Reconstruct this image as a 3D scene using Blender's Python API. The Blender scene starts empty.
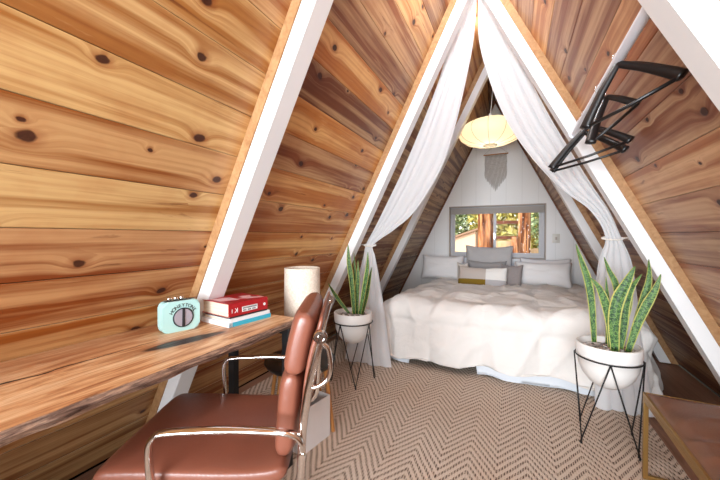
import bpy, bmesh, math, random
from mathutils import Vector, Matrix, noise
R = random.Random(7)
S = bpy.context.scene
COL = S.collection
PI = math.pi

# ------------------------------------------------------------------ room measures (metres)
K, H, D = .4995, 3.517, 5.795           # slope run/rise, ridge height, end wall distance
SL = math.sqrt(1 + K * K)
Y1, Y2, Y3 = 1.1605, 2.6525, 4.1627      # near faces of the rafters
BAT, PRO, RW = .05, .1264, .1073         # batten depth, rafter depth, rafter width
YB = -1.9                                # wall behind the photographer
def wx(z, off=0.0): return K * (H - z) - off * SL     # |x| of the slope at height z, inset by off

# ------------------------------------------------------------------ helpers
def link(o, parent=None):
    COL.objects.link(o)
    if parent is not None: o.parent = parent
    return o
def tag(o, label=None, cat=None, group=None, kind=None):
    if label: o['label'] = label
    if cat: o['category'] = cat
    if group: o['group'] = group
    if kind: o['kind'] = kind
    return o
def empty(name, loc=(0, 0, 0), rz=0.0):
    o = bpy.data.objects.new(name, None); o.location = loc; o.rotation_euler = (0, 0, rz)
    o.empty_display_size = .1
    return link(o)
def put(name, bm, mats, parent=None, smooth=False, sharp=None):
    me = bpy.data.meshes.new(name)
    bmesh.ops.recalc_face_normals(bm, faces=bm.faces)
    bm.to_mesh(me); bm.free()
    if not isinstance(mats, (list, tuple)): mats = [mats]
    for m in mats: me.materials.append(m)
    if smooth:
        for p in me.polygons: p.use_smooth = True
        if sharp: me.set_sharp_from_angle(angle=math.radians(sharp))
    return link(bpy.data.objects.new(name, me), parent)
def struct(name, bm, mats, parent=None, **k):
    o = put(name, bm, mats, parent, **k)
    if parent is None: o['kind'] = 'structure'
    return o
def box(bm, a, b, bev=0.0, M=None, mi=0):
    c = [(x, y, z) for x in (a[0], b[0]) for y in (a[1], b[1]) for z in (a[2], b[2])]
    vs = [bm.verts.new(M @ Vector(p) if M else p) for p in c]
    fs = []
    for f in ((0, 1, 3, 2), (4, 6, 7, 5), (0, 4, 5, 1), (2, 3, 7, 6), (0, 2, 6, 4), (1, 5, 7, 3)):
        fc = bm.faces.new([vs[i] for i in f]); fc.material_index = mi; fs.append(fc)
    if bev:
        es = list({e for f in fs for e in f.edges})
        bmesh.ops.bevel(bm, geom=es, offset=bev, segments=2, profile=.6, affect='EDGES')
    return fs
def hexa(bm, pts, mi=0):
    """eight corners: four of one end, four of the other, same order"""
    vs = [bm.verts.new(p) for p in pts]
    for f in ((0, 1, 2, 3), (7, 6, 5, 4), (0, 4, 5, 1), (1, 5, 6, 2), (2, 6, 7, 3), (3, 7, 4, 0)):
        bm.faces.new([vs[i] for i in f]).material_index = mi
def tube(bm, pts, r, n=8, closed=False, flat=1.0, up=None, caps=True):
    pts = [Vector(p) for p in pts]; m = len(pts); rings = []
    prev = None
    for i, p in enumerate(pts):
        if closed: t = pts[(i + 1) % m] - pts[i - 1]
        else: t = pts[min(i + 1, m - 1)] - pts[max(i - 1, 0)]
        t.normalize()
        if prev is None:
            a = Vector(up) if up else (Vector((0, 0, 1)) if abs(t.z) < .9 else Vector((1, 0, 0)))
        else: a = prev
        s = t.cross(a)
        if s.length < 1e-4: s = t.cross(Vector((.3, 1, .2)))
        s.normalize(); a = s.cross(t).normalized(); prev = a
        rr = r[i] if isinstance(r, (list, tuple)) else r
        rings.append([bm.verts.new(p + (s * math.cos(2 * PI * j / n) + a * math.sin(2 * PI * j / n) * flat) * rr) for j in range(n)])
    for i in range(m if closed else m - 1):
        A, B = rings[i], rings[(i + 1) % m]
        for j in range(n): bm.faces.new((A[j], A[(j + 1) % n], B[(j + 1) % n], B[j]))
    if caps and not closed:
        bm.faces.new(rings[0]); bm.faces.new(rings[-1][::-1])
def curve(pts, n=8):
    """Catmull-Rom through the points"""
    P = [Vector(p) for p in pts]; P = [P[0] * 2 - P[1]] + P + [P[-1] * 2 - P[-2]]; out = []
    for i in range(1, len(P) - 2):
        for k in range(n):
            t = k / n
            out.append(.5 * ((2 * P[i]) + (P[i + 1] - P[i - 1]) * t + (2 * P[i - 1] - 5 * P[i] + 4 * P[i + 1] - P[i + 2]) * t * t + (3 * P[i] - 3 * P[i + 1] + P[i + 2] - P[i - 1]) * t ** 3))
    out.append(P[-2]); return out
def lathe(bm, prof, n=32, c=(0, 0, 0), mi=0):
    rings = []
    for r, z in prof:
        if r < 1e-5: rings.append([bm.verts.new((c[0], c[1], c[2] + z))])
        else: rings.append([bm.verts.new((c[0] + r * math.cos(2 * PI * j / n), c[1] + r * math.sin(2 * PI * j / n), c[2] + z)) for j in range(n)])
    for A, B in zip(rings, rings[1:]):
        for j in range(n):
            a, b = A[j % len(A)], A[(j + 1) % len(A)]; c_, d = B[(j + 1) % len(B)], B[j % len(B)]
            vs = []
            for v in (a, b, c_, d):
                if v not in vs: vs.append(v)
            if len(vs) > 2: bm.faces.new(vs).material_index = mi
def grid(bm, nu, nv, fn, uvname=None, wrap=False):
    V = [[bm.verts.new(fn(i / nu, j / nv)) for j in range(nv + 1)] for i in range(nu + 1)]
    uvl = bm.loops.layers.uv.verify() if uvname else None
    for i in range(nu):
        for j in range(nv):
            f = bm.faces.new((V[i][j], V[i + 1][j], V[i + 1][j + 1], V[i][j + 1]))
            if uvl:
                for l, (a, b) in zip(f.loops, ((i, j), (i + 1, j), (i + 1, j + 1), (i, j + 1))): l[uvl].uv = (a / nu, b / nv)
    return V
def sgn_pow(c, e): return math.copysign(abs(c) ** e, c)
def pad(bm, path, W, T, e=.5, n=28, up=(0, 1, 0), endp=6, bow=0.0):
    """soft cushion along a path: W across (direction up), T thick"""
    path = [Vector(p) for p in path]; m = len(path); side = Vector(up); rings = []
    for i, p in enumerate(path):
        t = (path[min(i + 1, m - 1)] - path[max(i - 1, 0)]).normalized(); nrm = t.cross(side).normalized()
        s = i / (m - 1); f = max(1 - abs(2 * s - 1) ** endp, 0) ** .5; fw = .9 + .1 * f
        w = (W[i] if isinstance(W, list) else W) / 2
        rings.append([bm.verts.new(p + side * w * fw * sgn_pow(math.cos(a), e) + nrm * (T / 2) * max(f, .03) * sgn_pow(math.sin(a), e * 1.3) ) for a in [2 * PI * j / n for j in range(n)]])
    for A, B in zip(rings, rings[1:]):
        for j in range(n): bm.faces.new((A[j], A[(j + 1) % n], B[(j + 1) % n], B[j]))
    bm.faces.new(rings[0]); bm.faces.new(rings[-1][::-1])
def arc(cx, cz, r, a0, a1, n=8):
    return [(cx + r * math.cos(math.radians(a0 + (a1 - a0) * i / n)), cz + r * math.sin(math.radians(a0 + (a1 - a0) * i / n))) for i in range(n + 1)]

# ------------------------------------------------------------------ materials
def lin(c): return tuple((v / 255 / 12.92) if v / 255 <= .04045 else ((v / 255 + .055) / 1.055) ** 2.4 for v in c) + (1,)
class N:
    def __init__(s, name):
        s.m = bpy.data.materials.new(name); s.m.use_nodes = True; s.t = s.m.node_tree; s.t.nodes.clear()
        s.out = s.n('ShaderNodeOutputMaterial'); s.b = s.n('ShaderNodeBsdfPrincipled'); s.t.links.new(s.b.outputs[0], s.out.inputs[0])
    def n(s, t, **k):
        o = s.t.nodes.new(t)
        for a, v in k.items(): setattr(o, a, v)
        return o
    def set(s, sock, v):
        if isinstance(v, bpy.types.NodeSocket): s.t.links.new(v, sock)
        elif v is not None: sock.default_value = v
    def math(s, op, a, b=None, c=None, clamp=False):
        o = s.n('ShaderNodeMath', operation=op, use_clamp=clamp); s.set(o.inputs[0], a)
        if b is not None: s.set(o.inputs[1], b)
        if c is not None: s.set(o.inputs[2], c)
        return o.outputs[0]
    def mix(s, f, a, b, bt='MIX'):
        o = s.n('ShaderNodeMix', data_type='RGBA', blend_type=bt); s.set(o.inputs[0], f); s.set(o.inputs[6], a); s.set(o.inputs[7], b); return o.outputs[2]
    def ramp(s, f, stops, interp='LINEAR'):
        o = s.n('ShaderNodeValToRGB'); cr = o.color_ramp; cr.interpolation = interp
        while len(cr.elements) < len(stops): cr.elements.new(.5)
        for e, (p, c) in zip(cr.elements, stops): e.position = p; e.color = c if len(c) == 4 else lin(c)
        s.set(o.inputs[0], f); return o.outputs[0]
    def mr(s, f, a, b, c=0., d=1.):
        o = s.n('ShaderNodeMapRange'); s.set(o.inputs[0], f)
        for i, v in enumerate((a, b, c, d)): o.inputs[i + 1].default_value = v
        return o.outputs[0]
    def vec(s, x, y, z=0.):
        o = s.n('ShaderNodeCombineXYZ'); s.set(o.inputs[0], x); s.set(o.inputs[1], y); s.set(o.inputs[2], z); return o.outputs[0]
    def sep(s, v):
        o = s.n('ShaderNodeSeparateXYZ'); s.set(o.inputs[0], v); return o.outputs
    def noise(s, v, scale, detail=3, rough=.5, dist=0.):
        o = s.n('ShaderNodeTexNoise'); s.set(o.inputs['Vector'], v); o.inputs['Scale'].default_value = scale
        o.inputs['Detail'].default_value = detail; o.inputs['Roughness'].default_value = rough; o.inputs['Distortion'].default_value = dist
        return o.outputs[0]
    def coord(s, k='Object'): return s.n('ShaderNodeTexCoord').outputs[k]
    def bump(s, h, st=.3, dist=.01):
        o = s.n('ShaderNodeBump'); o.inputs['Strength'].default_value = st; o.inputs['Distance'].default_value = dist; s.set(o.inputs['Height'], h)
        s.t.links.new(o.outputs[0], s.b.inputs['Normal'])
    def fin(s, col=None, rough=.5, metal=0., spec=.5, **k):
        if col is not None: s.set(s.b.inputs['Base Color'], col)
        s.set(s.b.inputs['Roughness'], rough); s.set(s.b.inputs['Metallic'], metal); s.set(s.b.inputs['Specular IOR Level'], spec)
        for a, v in k.items(): s.set(s.b.inputs[a.replace('_', ' ')], v)
        return s.m
def plain(name, c, rough=.5, metal=0., spec=.5, var=.06, sc=20, bump=0., **k):
    m = N(name); co = m.coord(); f = m.noise(co, sc, 3)
    a = lin(c); lo = tuple(v * (1 - var) for v in a[:3]) + (1,); hi = tuple(min(v * (1 + var), 1) for v in a[:3]) + (1,)
    if bump: m.bump(f, bump, .004)
    return m.fin(m.mix(f, lo, hi), rough, metal, spec, **k)

def wood_planks(name, knots=(70, 34, 24), dens=.52, rough=.42, kscale=4.2):
    """per-board tone from the mesh attribute, running grain, knots; UV = metres along / across the board"""
    m = N(name); uv = m.n('ShaderNodeUVMap').outputs[0]; u, v, _ = m.sep(uv)
    at = m.n('ShaderNodeAttribute', attribute_name='tone').outputs['Color']
    vo = m.n('ShaderNodeTexVoronoi', voronoi_dimensions='2D'); vo.inputs['Scale'].default_value = kscale; vo.inputs['Randomness'].default_value = .9
    wob = m.noise(uv, 22, 3)
    m.set(vo.inputs['Vector'], m.vec(m.math('ADD', m.math('MULTIPLY', u, .75), m.math('MULTIPLY', wob, .018)), m.math('ADD', v, m.math('MULTIPLY', wob, .014))))
    dist, cell = vo.outputs['Distance'], vo.outputs['Color']
    cr, cg, cb = m.sep(cell)
    on = m.math('LESS_THAN', cr, dens)
    size = m.math('MULTIPLY_ADD', cg, .045, .03)
    dn = m.math('DIVIDE', dist, size)
    near = m.math('MULTIPLY', m.math('POWER', 2.718, m.math('MULTIPLY', m.math('MULTIPLY', dn, dn), -.16)), on)
    knot = m.math('MULTIPLY', m.mr(dn, .78, 1.12, 1, 0), on)
    halo = m.math('MULTIPLY', m.mr(dn, .9, 2.3, 1, 0), on)
    vv = m.math('MULTIPLY_ADD', near, .04, v)
    g1 = m.noise(m.vec(m.math('MULTIPLY', u, .32), m.math('MULTIPLY', vv, 9)), 1.6, 4, .55, .35)       # broad heart / sap figure
    g2 = m.noise(m.vec(m.math('MULTIPLY', u, 1.6), m.math('MULTIPLY', vv, 85)), 1.0, 4, .6, .25)      # fine grain
    wv = m.n('ShaderNodeTexWave', wave_type='BANDS', bands_direction='Y'); wv.inputs['Scale'].default_value = 11
    wv.inputs['Distortion'].default_value = 5.5; wv.inputs['Detail'].default_value = 2; wv.inputs['Detail Scale'].default_value = .7
    m.set(wv.inputs['Vector'], m.vec(m.math('MULTIPLY', u, .25), vv))
    mott = m.noise(m.vec(u, v), 7, 3)
    c = m.mix(m.mr(g1, .42, .58), m.mix(1., at, lin((222, 192, 168)), 'MULTIPLY'), m.mix(.30, at, lin((250, 214, 158))))
    c = m.mix(m.math('MULTIPLY', m.mr(wv.outputs[1], .35, 1), .18), c, m.mix(1., c, lin((196, 142, 108)), 'MULTIPLY'))
    c = m.mix(m.math('MULTIPLY', m.mr(g2, .48, .72), .3), c, m.mix(1., c, lin((192, 150, 112)), 'MULTIPLY'))
    c = m.mix(m.math('MULTIPLY', m.mr(mott, .5, .75), .3), c, m.mix(1., c, lin((220, 180, 160)), 'MULTIPLY'))
    st = m.noise(m.vec(m.math('MULTIPLY', u, 1.3), m.math('MULTIPLY', vv, 13)), 1.3, 5, .65, .8)
    c = m.mix(m.math('MULTIPLY', m.mr(st, .63, .70), .6), c, m.mix(1., c, lin((132, 84, 60)), 'MULTIPLY'))
    c = m.mix(m.math('MULTIPLY', m.mr(st, .36, .28), .45), c, m.mix(.5, c, lin((246, 214, 160))))
    c = m.mix(m.math('MULTIPLY', halo, .55), c, m.mix(1., c, lin((176, 110, 76)), 'MULTIPLY'))
    c = m.mix(m.math('MULTIPLY', knot, .93), c, m.mix(m.noise(uv, 120, 2), lin(knots), lin((40, 20, 14))))
    m.bump(m.math('SUBTRACT', m.math('MULTIPLY', g2, .3), knot), .25, .003)
    return m.fin(c, m.math('MULTIPLY_ADD', g2, .12, rough - .06), 0, .35)
def wood_plain(name, c, dark, rough=.5, sc=1.0, axis='Y'):
    m = N(name); x, y, z = m.sep(m.coord())
    if axis == 'Y': v = m.vec(m.math('MULTIPLY', x, 14), y, m.math('MULTIPLY', z, 14))
    elif axis == 'Z': v = m.vec(m.math('MULTIPLY', x, 14), m.math('MULTIPLY', y, 14), z)
    else: v = m.vec(x, m.math('MULTIPLY', y, 14), m.math('MULTIPLY', z, 14))
    g = m.noise(v, 2.2 * sc, 5, .6, .6)
    return m.fin(m.mix(m.mr(g, .35, .7), lin(c), lin(dark)), rough, 0, .35)

def rgb_mat(name, c, rough=.5, metal=0., spec=.5, **k):
    return plain(name, c, rough, metal, spec, .03, 30, **k)

M = {}
M['plank'] = wood_planks('cedar_planks')
M['batten'] = wood_plain('bare_batten_wood', (180, 140, 98), (154, 110, 72))
def white_paint():
    m = N('white_paint'); co = m.coord(); f = m.noise(co, 9, 4); g = m.noise(co, 2, 2)
    m.bump(f, .12, .003)
    return m.fin(m.mix(g, lin((226, 225, 226)), lin((240, 239, 238))), .45, 0, .4)
M['white'] = white_paint()
def endwall():
    m = N('white_wall_boards'); x, y, z = m.sep(m.coord())
    t = m.math('FRACT', m.math('DIVIDE', m.math('ADD', x, 5.0), .235)); g = m.math('LESS_THAN', t, .03)
    m.bump(m.math('SUBTRACT', m.math('MULTIPLY', m.noise(m.coord(), 8, 3), .2), g), .6, .004)
    return m.fin(m.mix(m.math('MULTIPLY', g, .25), lin((236, 234, 233)), lin((190, 186, 184))), .6, 0, .3)
M['endwall'] = endwall()
M['trimdark'] = wood_plain('brown_edge_trim', (132, 84, 56), (96, 56, 36))
def carpet():
    m = N('herringbone_jute'); x, y, z = m.sep(m.coord())
    W = .145
    wob = m.math('MULTIPLY', m.math('SUBTRACT', m.noise(m.coord(), 5, 2), .5), .02)
    xs = m.math('ADD', x, wob)
    tri = m.math('PINGPONG', m.math('ADD', xs, 10 * W * 2 - .36 + 0.0), W)
    s = m.math('ADD', y, m.math('MULTIPLY', tri, 1.55))
    s2 = m.math('ADD', s, m.math('MULTIPLY', m.math('SUBTRACT', m.noise(m.coord(), 14, 2), .5), .010))
    row = m.math('FRACT', m.math('DIVIDE', m.math('ADD', s2, 20.), .058))
    line = m.math('SUBTRACT', m.mr(row, .02, .12), m.mr(row, .46, .58))
    d = m.math('FRACT', m.math('DIVIDE', m.math('SUBTRACT', m.math('MULTIPLY_ADD', tri, 1., 20.), m.math('MULTIPLY', s, .0)), .0125))
    dash = m.mr(m.math('ABSOLUTE', m.math('SUBTRACT', d, .5)), .12, .4, 1, .15)
    irr = m.mr(m.noise(m.coord(), 60, 2), .3, .55, .35, 1)
    f = m.math('MULTIPLY', m.math('MULTIPLY', line, dash), irr, clamp=True)
    fib = m.noise(m.coord(), 160, 3)
    base = m.mix(fib, lin((182, 160, 142)), lin((226, 210, 194)))
    base = m.mix(m.math('MULTIPLY', m.mr(m.noise(m.coord(), 1.6, 2), .4, .7), .3), base, lin((190, 160, 136)))
    tuft = m.math('SINE', m.math('MULTIPLY', row, PI))
    m.bump(m.math('ADD', m.math('SUBTRACT', m.math('MULTIPLY', fib, .4), m.math('MULTIPLY', f, .8)), m.math('MULTIPLY', dash, .3)), .8, .006)
    return m.fin(m.mix(m.math('MULTIPLY', f, .95), base, lin((66, 40, 28))), .95, 0, .1)
M['rug'] = carpet()
M['subfloor'] = wood_plain('brown_floor', (150, 110, 88), (118, 82, 62))
def desk_top():
    m = N('live_edge_slab_top'); co = m.coord(); x, y, z = m.sep(co)
    g1 = m.noise(m.vec(m.math('MULTIPLY', x, 9), m.math('MULTIPLY', y, 1.6)), 1.7, 5, .6, 1.4)
    g2 = m.noise(m.vec(m.math('MULTIPLY', x, 70), m.math('MULTIPLY', y, 2.)), 1.6, 4, .6, .3)
    g3 = m.noise(m.vec(m.math('MULTIPLY', x, 5), m.math('MULTIPLY', y, 2.2)), 2.4, 2)
    c = m.ramp(g1, [(.30, (128, 82, 54)), (.40, (182, 128, 86)), (.50, (212, 166, 120)), (.66, (236, 204, 162))])
    c = m.mix(m.math('MULTIPLY', m.mr(g2, .45, .7), .45), c, m.mix(1., c, lin((186, 128, 92)), 'MULTIPLY'))
    # reddish heart towards the back edge
    c = m.mix(m.math('MULTIPLY', m.mr(m.math('MULTIPLY_ADD', g3, .25, x), -1.12, -.92, 1, 0), .45), c, lin((150, 88, 56)))
    wob = m.math('MULTIPLY', m.math('SUBTRACT', m.noise(m.vec(x, m.math('MULTIPLY', y, 1.)), 9, 4), .5), .05)
    # dark void beside the little amplifier
    cy = m.math('DIVIDE', m.math('SUBTRACT', y, .915), .175)
    cx = m.math('DIVIDE', m.math('ADD', m.math('SUBTRACT', x, m.math('MULTIPLY_ADD', m.math('SUBTRACT', y, .915), .2, -.975)), wob), .042)
    e = m.math('ADD', m.math('MULTIPLY', cx, cx), m.math('MULTIPLY', cy, cy))
    void = m.mr(e, .7, 1.05, 1, 0)
    halo = m.mr(e, 1., 4.0, 1, 0)
    # long check running back along the slab
    lx = m.math('ABSOLUTE', m.math('ADD', m.math('SUBTRACT', x, m.math('MULTIPLY_ADD', y, .03, -1.115)), m.math('MULTIPLY', wob, 1.1)))
    wid = m.mr(y, .2, .85, .009, .0015)
    crack = m.math('MULTIPLY', m.math('LESS_THAN', lx, wid), m.math('LESS_THAN', y, .86))
    c = m.mix(m.math('MULTIPLY', halo, .4), c, lin((128, 74, 46)))
    dk = m.math('MAXIMUM', void, crack)
    c = m.mix(m.math('MULTIPLY', dk, .97), c, m.mix(m.noise(co, 60, 3), lin((24, 18, 16)), lin((52, 38, 32))))
    m.bump(m.math('SUBTRACT', m.math('MULTIPLY', g2, .4), dk), .35, .004)
    return m.fin(c, m.mr(g2, .3, .7, .32, .5), 0, .4)
M['desk'] = desk_top()
def bark():
    m = N('live_edge_bark'); co = m.coord(); x, y, z = m.sep(co)
    g = m.noise(m.vec(m.math('MULTIPLY', x, 20), m.math('MULTIPLY', y, 7), m.math('MULTIPLY', z, 60)), 1.5, 5, .65, .6)
    m.bump(g, .9, .008)
    return m.fin(m.ramp(g, [(.3, (64, 44, 36)), (.48, (126, 100, 86)), (.62, (176, 142, 118)), (.8, (206, 172, 138))]), .8, 0, .2)
M['bark'] = bark()
def leather(name, a, b, rough=.38):
    m = N(name); co = m.coord(); f = m.noise(co, 4, 3); g = m.noise(co, 140, 3, .6)
    m.bump(g, .18, .002)
    return m.fin(m.mix(f, lin(a), lin(b)), m.mr(g, .3, .7, rough - .06, rough + .08), 0, .5)
M['leather'] = leather('russet_leather', (116, 66, 50), (132, 78, 60), .36)
M['leather2'] = leather('brown_leather', (100, 64, 46), (120, 78, 58), .4)
M['chrome'] = rgb_mat('polished_chrome', (226, 222, 220), .08, 1.)
M['black'] = rgb_mat('black_metal', (22, 21, 22), .45, .0, .4)
M['blackplastic'] = rgb_mat('black_plastic', (20, 19, 20), .32, .0, .5)
M['brass'] = rgb_mat('brushed_brass', (164, 128, 74), .38, .85)
def fabric(name, c, var=.05, wr=.35, wsc=6, weave=300, trans=0., fine=.12, dist=.02):
    m = N(name); co = m.coord(); f = m.noise(co, wsc, 4, .55, .6); g = m.noise(co, weave, 2)
    h = m.math('ADD', f, m.math('MULTIPLY', g, fine))
    m.bump(h, wr, dist)
    a = lin(c); lo = tuple(v * (1 - var) for v in a[:3]) + (1,)
    col = m.mix(g, lo, a)
    m.fin(col, .9, 0, .15)
    m.set(m.b.inputs['Sheen Weight'], .15)
    if trans:
        t = m.n('ShaderNodeBsdfTranslucent'); m.set(t.inputs[0], col)
        mx = m.n('ShaderNodeMixShader'); mx.inputs[0].default_value = trans
        m.t.links.new(m.b.outputs[0], mx.inputs[1]); m.t.links.new(t.outputs[0], mx.inputs[2]); m.t.links.new(mx.outputs[0], m.out.inputs[0])
    return m.m
M['duvet'] = fabric('cream_cotton_duvet', (233, 228, 223), .03, .5, 4.5, 300, dist=.055)
M['sheet'] = fabric('pale_blue_white_sheet', (226, 230, 236), .03, .3, 6)
M['mattress'] = fabric('white_mattress_fabric', (222, 220, 218))
M['curtain'] = fabric('sheer_white_voile', (240, 240, 242), .03, .1, 9, 200, trans=.5)
M['pillow'] = fabric('white_cotton', (232, 229, 229), .03, .35, 7)
M['greypil'] = fabric('grey_linen', (186, 182, 182), .08, .3, 8)
M['knit'] = fabric('ribbed_grey_cloth', (160, 156, 156), .16, .3, 8, 120)
M['cream'] = fabric('cream_cloth', (222, 214, 206), .05, .3, 8)
M['taupe'] = fabric('taupe_velvet', (158, 148, 146), .12, .5, 14)
def lumbar():
    m = N('colour_block_cloth'); x, y, z = m.sep(m.coord())
    right = m.math('GREATER_THAN', x, .055); top = m.math('GREATER_THAN', z, -.035)
    must = m.math('MULTIPLY', m.math('LESS_THAN', z, -.035), m.math('GREATER_THAN', z, -.115))
    L = m.mix(must, m.mix(top, lin((182, 176, 178)), lin((196, 184, 176))), lin((138, 112, 44)))
    Rr = m.mix(top, lin((188, 184, 186)), lin((236, 232, 228)))
    m.bump(m.noise(m.coord(), 160, 2), .3, .004)
    return m.fin(m.mix(right, L, Rr), .95, 0, .1)
M['lumbar'] = lumbar()
M['pot'] = plain('white_ceramic', (232, 228, 224), .35, 0, .5, .02, 6)
def pebbles():
    m = N('pale_pebbles'); v = m.n('ShaderNodeTexVoronoi'); v.inputs['Scale'].default_value = 42; m.set(v.inputs['Vector'], m.coord())
    c = m.ramp(m.sep(v.outputs['Color'])[0], [(0, (120, 110, 104)), (.25, (186, 176, 170)), (.5, (232, 226, 222)), (.85, (250, 248, 246))], 'CONSTANT')
    m.bump(m.math('SUBTRACT', 1, v.outputs['Distance']), 1., .02)
    return m.fin(m.mix(m.mr(v.outputs['Distance'], .5, .9), c, lin((90, 80, 76))), .7)
M['pebble'] = pebbles()
def leafm():
    m = N('snake_plant_leaf'); u, v, _ = m.sep(m.n('ShaderNodeUVMap').outputs[0])
    edge = m.math('ABSOLUTE', m.math('SUBTRACT', u, .5))
    z = m.noise(m.vec(m.math('MULTIPLY', u, 1.6), m.math('MULTIPLY', v, 22)), 1.7, 4, .6, 1.2)
    c = m.ramp(z, [(.36, (20, 44, 24)), (.48, (44, 84, 36)), (.57, (112, 146, 70)), (.64, (52, 92, 42)), (.75, (26, 54, 28))])
    c = m.mix(m.mr(m.math('ADD', edge, m.math('MULTIPLY', m.math('SUBTRACT', z, .5), .1)), .37, .42), c, lin((206, 202, 118)))
    return m.fin(c, .5, 0, .35)
M['leaf'] = leafm()
def burlap():
    m = N('oatmeal_burlap_shade'); x, y, z = m.sep(m.coord())
    a = m.noise(m.vec(m.math('MULTIPLY', x, 60), m.math('MULTIPLY', y, 60), m.math('MULTIPLY', z, 500)), 1, 3)
    b = m.noise(m.vec(m.math('MULTIPLY', x, 400), m.math('MULTIPLY', y, 400), m.math('MULTIPLY', z, 40)), 1, 3)
    w = m.math('MULTIPLY', a, b); m.bump(w, .4, .003)
    return m.fin(m.mix(m.mr(w, .14, .38), lin((206, 188, 168)), lin((242, 228, 214))), .9, 0, .1)
M['burlap'] = burlap()
def bubble():
    m = N('bubble_lamp_skin'); m.bump(m.noise(m.coord(), 12, 3), .2, .01)
    m.fin(lin((250, 238, 208)), .5, 0, .3)
    m.set(m.b.inputs['Emission Color'], lin((255, 232, 186))); m.set(m.b.inputs['Emission Strength'], .20)
    t = m.n('ShaderNodeBsdfTranslucent'); t.inputs[0].default_value = lin((255, 240, 208))
    mx = m.n('ShaderNodeMixShader'); mx.inputs[0].default_value = .6
    m.t.links.new(m.b.outputs[0], mx.inputs[1]); m.t.links.new(t.outputs[0], mx.inputs[2]); m.t.links.new(mx.outputs[0], m.out.inputs[0])
    return m.m
M['bubble'] = bubble()
M['wire'] = rgb_mat('cream_wire', (186, 150, 104), .5)
M['mint'] = plain('mint_enamel', (176, 218, 214), .3, 0, .5, .02)
M['silver'] = rgb_mat('silver_plastic', (176, 172, 184), .35, .3)
M['ink'] = rgb_mat('dark_ink', (34, 34, 38), .6)
M['red'] = rgb_mat('red_cover', (166, 26, 34), .4)
M['pages'] = wood_plain('book_pages', (226, 210, 190), (204, 186, 166), .9, 6, 'X')
M['whitecov'] = rgb_mat('white_cover', (232, 232, 234), .4)
M['pink'] = rgb_mat('pale_pink_print', (222, 178, 178), .5)
M['cyan'] = rgb_mat('cyan_cover', (62, 178, 206), .4)
M['whiteplastic'] = rgb_mat('white_enamel_rod', (230, 232, 240), .3)
M['clear'] = rgb_mat('bright_hook_metal', (230, 230, 232), .12, 1.)
M['macrame'] = fabric('beige_macrame_cord', (206, 198, 192), .15, .6, 30, 160)
M['taupetrim'] = rgb_mat('taupe_window_trim', (172, 158, 146), .6)
M['sash'] = rgb_mat('pale_window_frame', (176, 172, 174), .4)
M['blind'] = fabric('greige_roller_blind', (176, 168, 162), .06, .1, 20)
M['plate'] = rgb_mat('ivory_switch_plate', (206, 200, 190), .4)
M['bin'] = rgb_mat('matt_white_bin', (222, 216, 214), .5)
M['stoolleg'] = wood_plain('oak_leg', (196, 136, 76), (164, 104, 54), .5, 1, 'Z')
def glass():
    m = N('window_glass'); g = m.n('ShaderNodeBsdfTransparent'); gl = m.n('ShaderNodeBsdfGlossy'); gl.inputs['Roughness'].default_value = .02
    fr = m.n('ShaderNodeFresnel'); fr.inputs[0].default_value = 1.06
    mx = m.n('ShaderNodeMixShader'); m.t.links.new(fr.outputs[0], mx.inputs[0]); m.t.links.new(g.outputs[0], mx.inputs[1]); m.t.links.new(gl.outputs[0], mx.inputs[2])
    m.t.links.new(mx.outputs[0], m.out.inputs[0]); return m.m
M['glass'] = glass()
def redwood():
    m = N('redwood_bark'); x, y, z = m.sep(m.coord())
    g = m.noise(m.vec(m.math('MULTIPLY', x, 9), m.math('MULTIPLY', y, 9), m.math('MULTIPLY', z, .9)), 1.6, 5, .65, .8)
    m.bump(g, 1., .06)
    return m.fin(m.ramp(g, [(.38, (62, 32, 20)), (.47, (150, 92, 56)), (.6, (206, 146, 98))]), .9, 0, .1)
M['bark2'] = redwood()
def foliage(name, a, b, c):
    m = N(name); g = m.noise(m.coord(), 5, 4, .7)
    return m.fin(m.ramp(g, [(.3, a), (.5, b), (.7, c)]), .7, 0, .2)
M['fol1'] = foliage('sunlit_leaves', (110, 116, 60), (196, 184, 96), (240, 224, 160))
M['fol2'] = foliage('green_leaves', (84, 104, 66), (150, 166, 112), (226, 230, 190))
M['shedwall'] = wood_plain('tan_siding', (226, 194, 160), (210, 176, 142), .8)
M['shedroof'] = rgb_mat('brown_roof_edge', (150, 118, 92), .8)
M['beam'] = wood_plain('weathered_beam', (126, 72, 42), (84, 46, 28), .8, 1, 'X')
M['fence'] = wood_plain('fence_boards', (214, 180, 132), (176, 138, 96), .8, 1, 'Z')
M['ground'] = foliage('forest_floor', (120, 86, 54), (188, 140, 92), (222, 178, 122))

# ------------------------------------------------------------------ the shell
Bay = lambda *c: [lin(x) for x in c]
# board tones from the floor up (board height .182 m in z)
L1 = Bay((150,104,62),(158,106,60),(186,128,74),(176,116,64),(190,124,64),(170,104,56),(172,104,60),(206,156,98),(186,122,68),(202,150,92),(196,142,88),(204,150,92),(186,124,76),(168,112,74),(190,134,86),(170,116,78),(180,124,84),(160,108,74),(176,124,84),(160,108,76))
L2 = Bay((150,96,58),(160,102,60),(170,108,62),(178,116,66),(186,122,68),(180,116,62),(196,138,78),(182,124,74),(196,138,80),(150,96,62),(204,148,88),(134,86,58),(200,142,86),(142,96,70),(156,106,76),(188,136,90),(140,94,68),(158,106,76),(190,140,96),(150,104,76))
L3 = Bay((120,78,52),(130,84,54),(126,80,52),(138,90,58),(148,96,62),(130,84,56),(144,94,62),(136,88,60),(150,98,66),(130,86,58),(140,92,64),(126,84,60),(142,94,66),(132,88,62),(168,108,62),(174,112,60),(180,116,62),(170,108,56),(164,104,54),(160,100,52))
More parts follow.
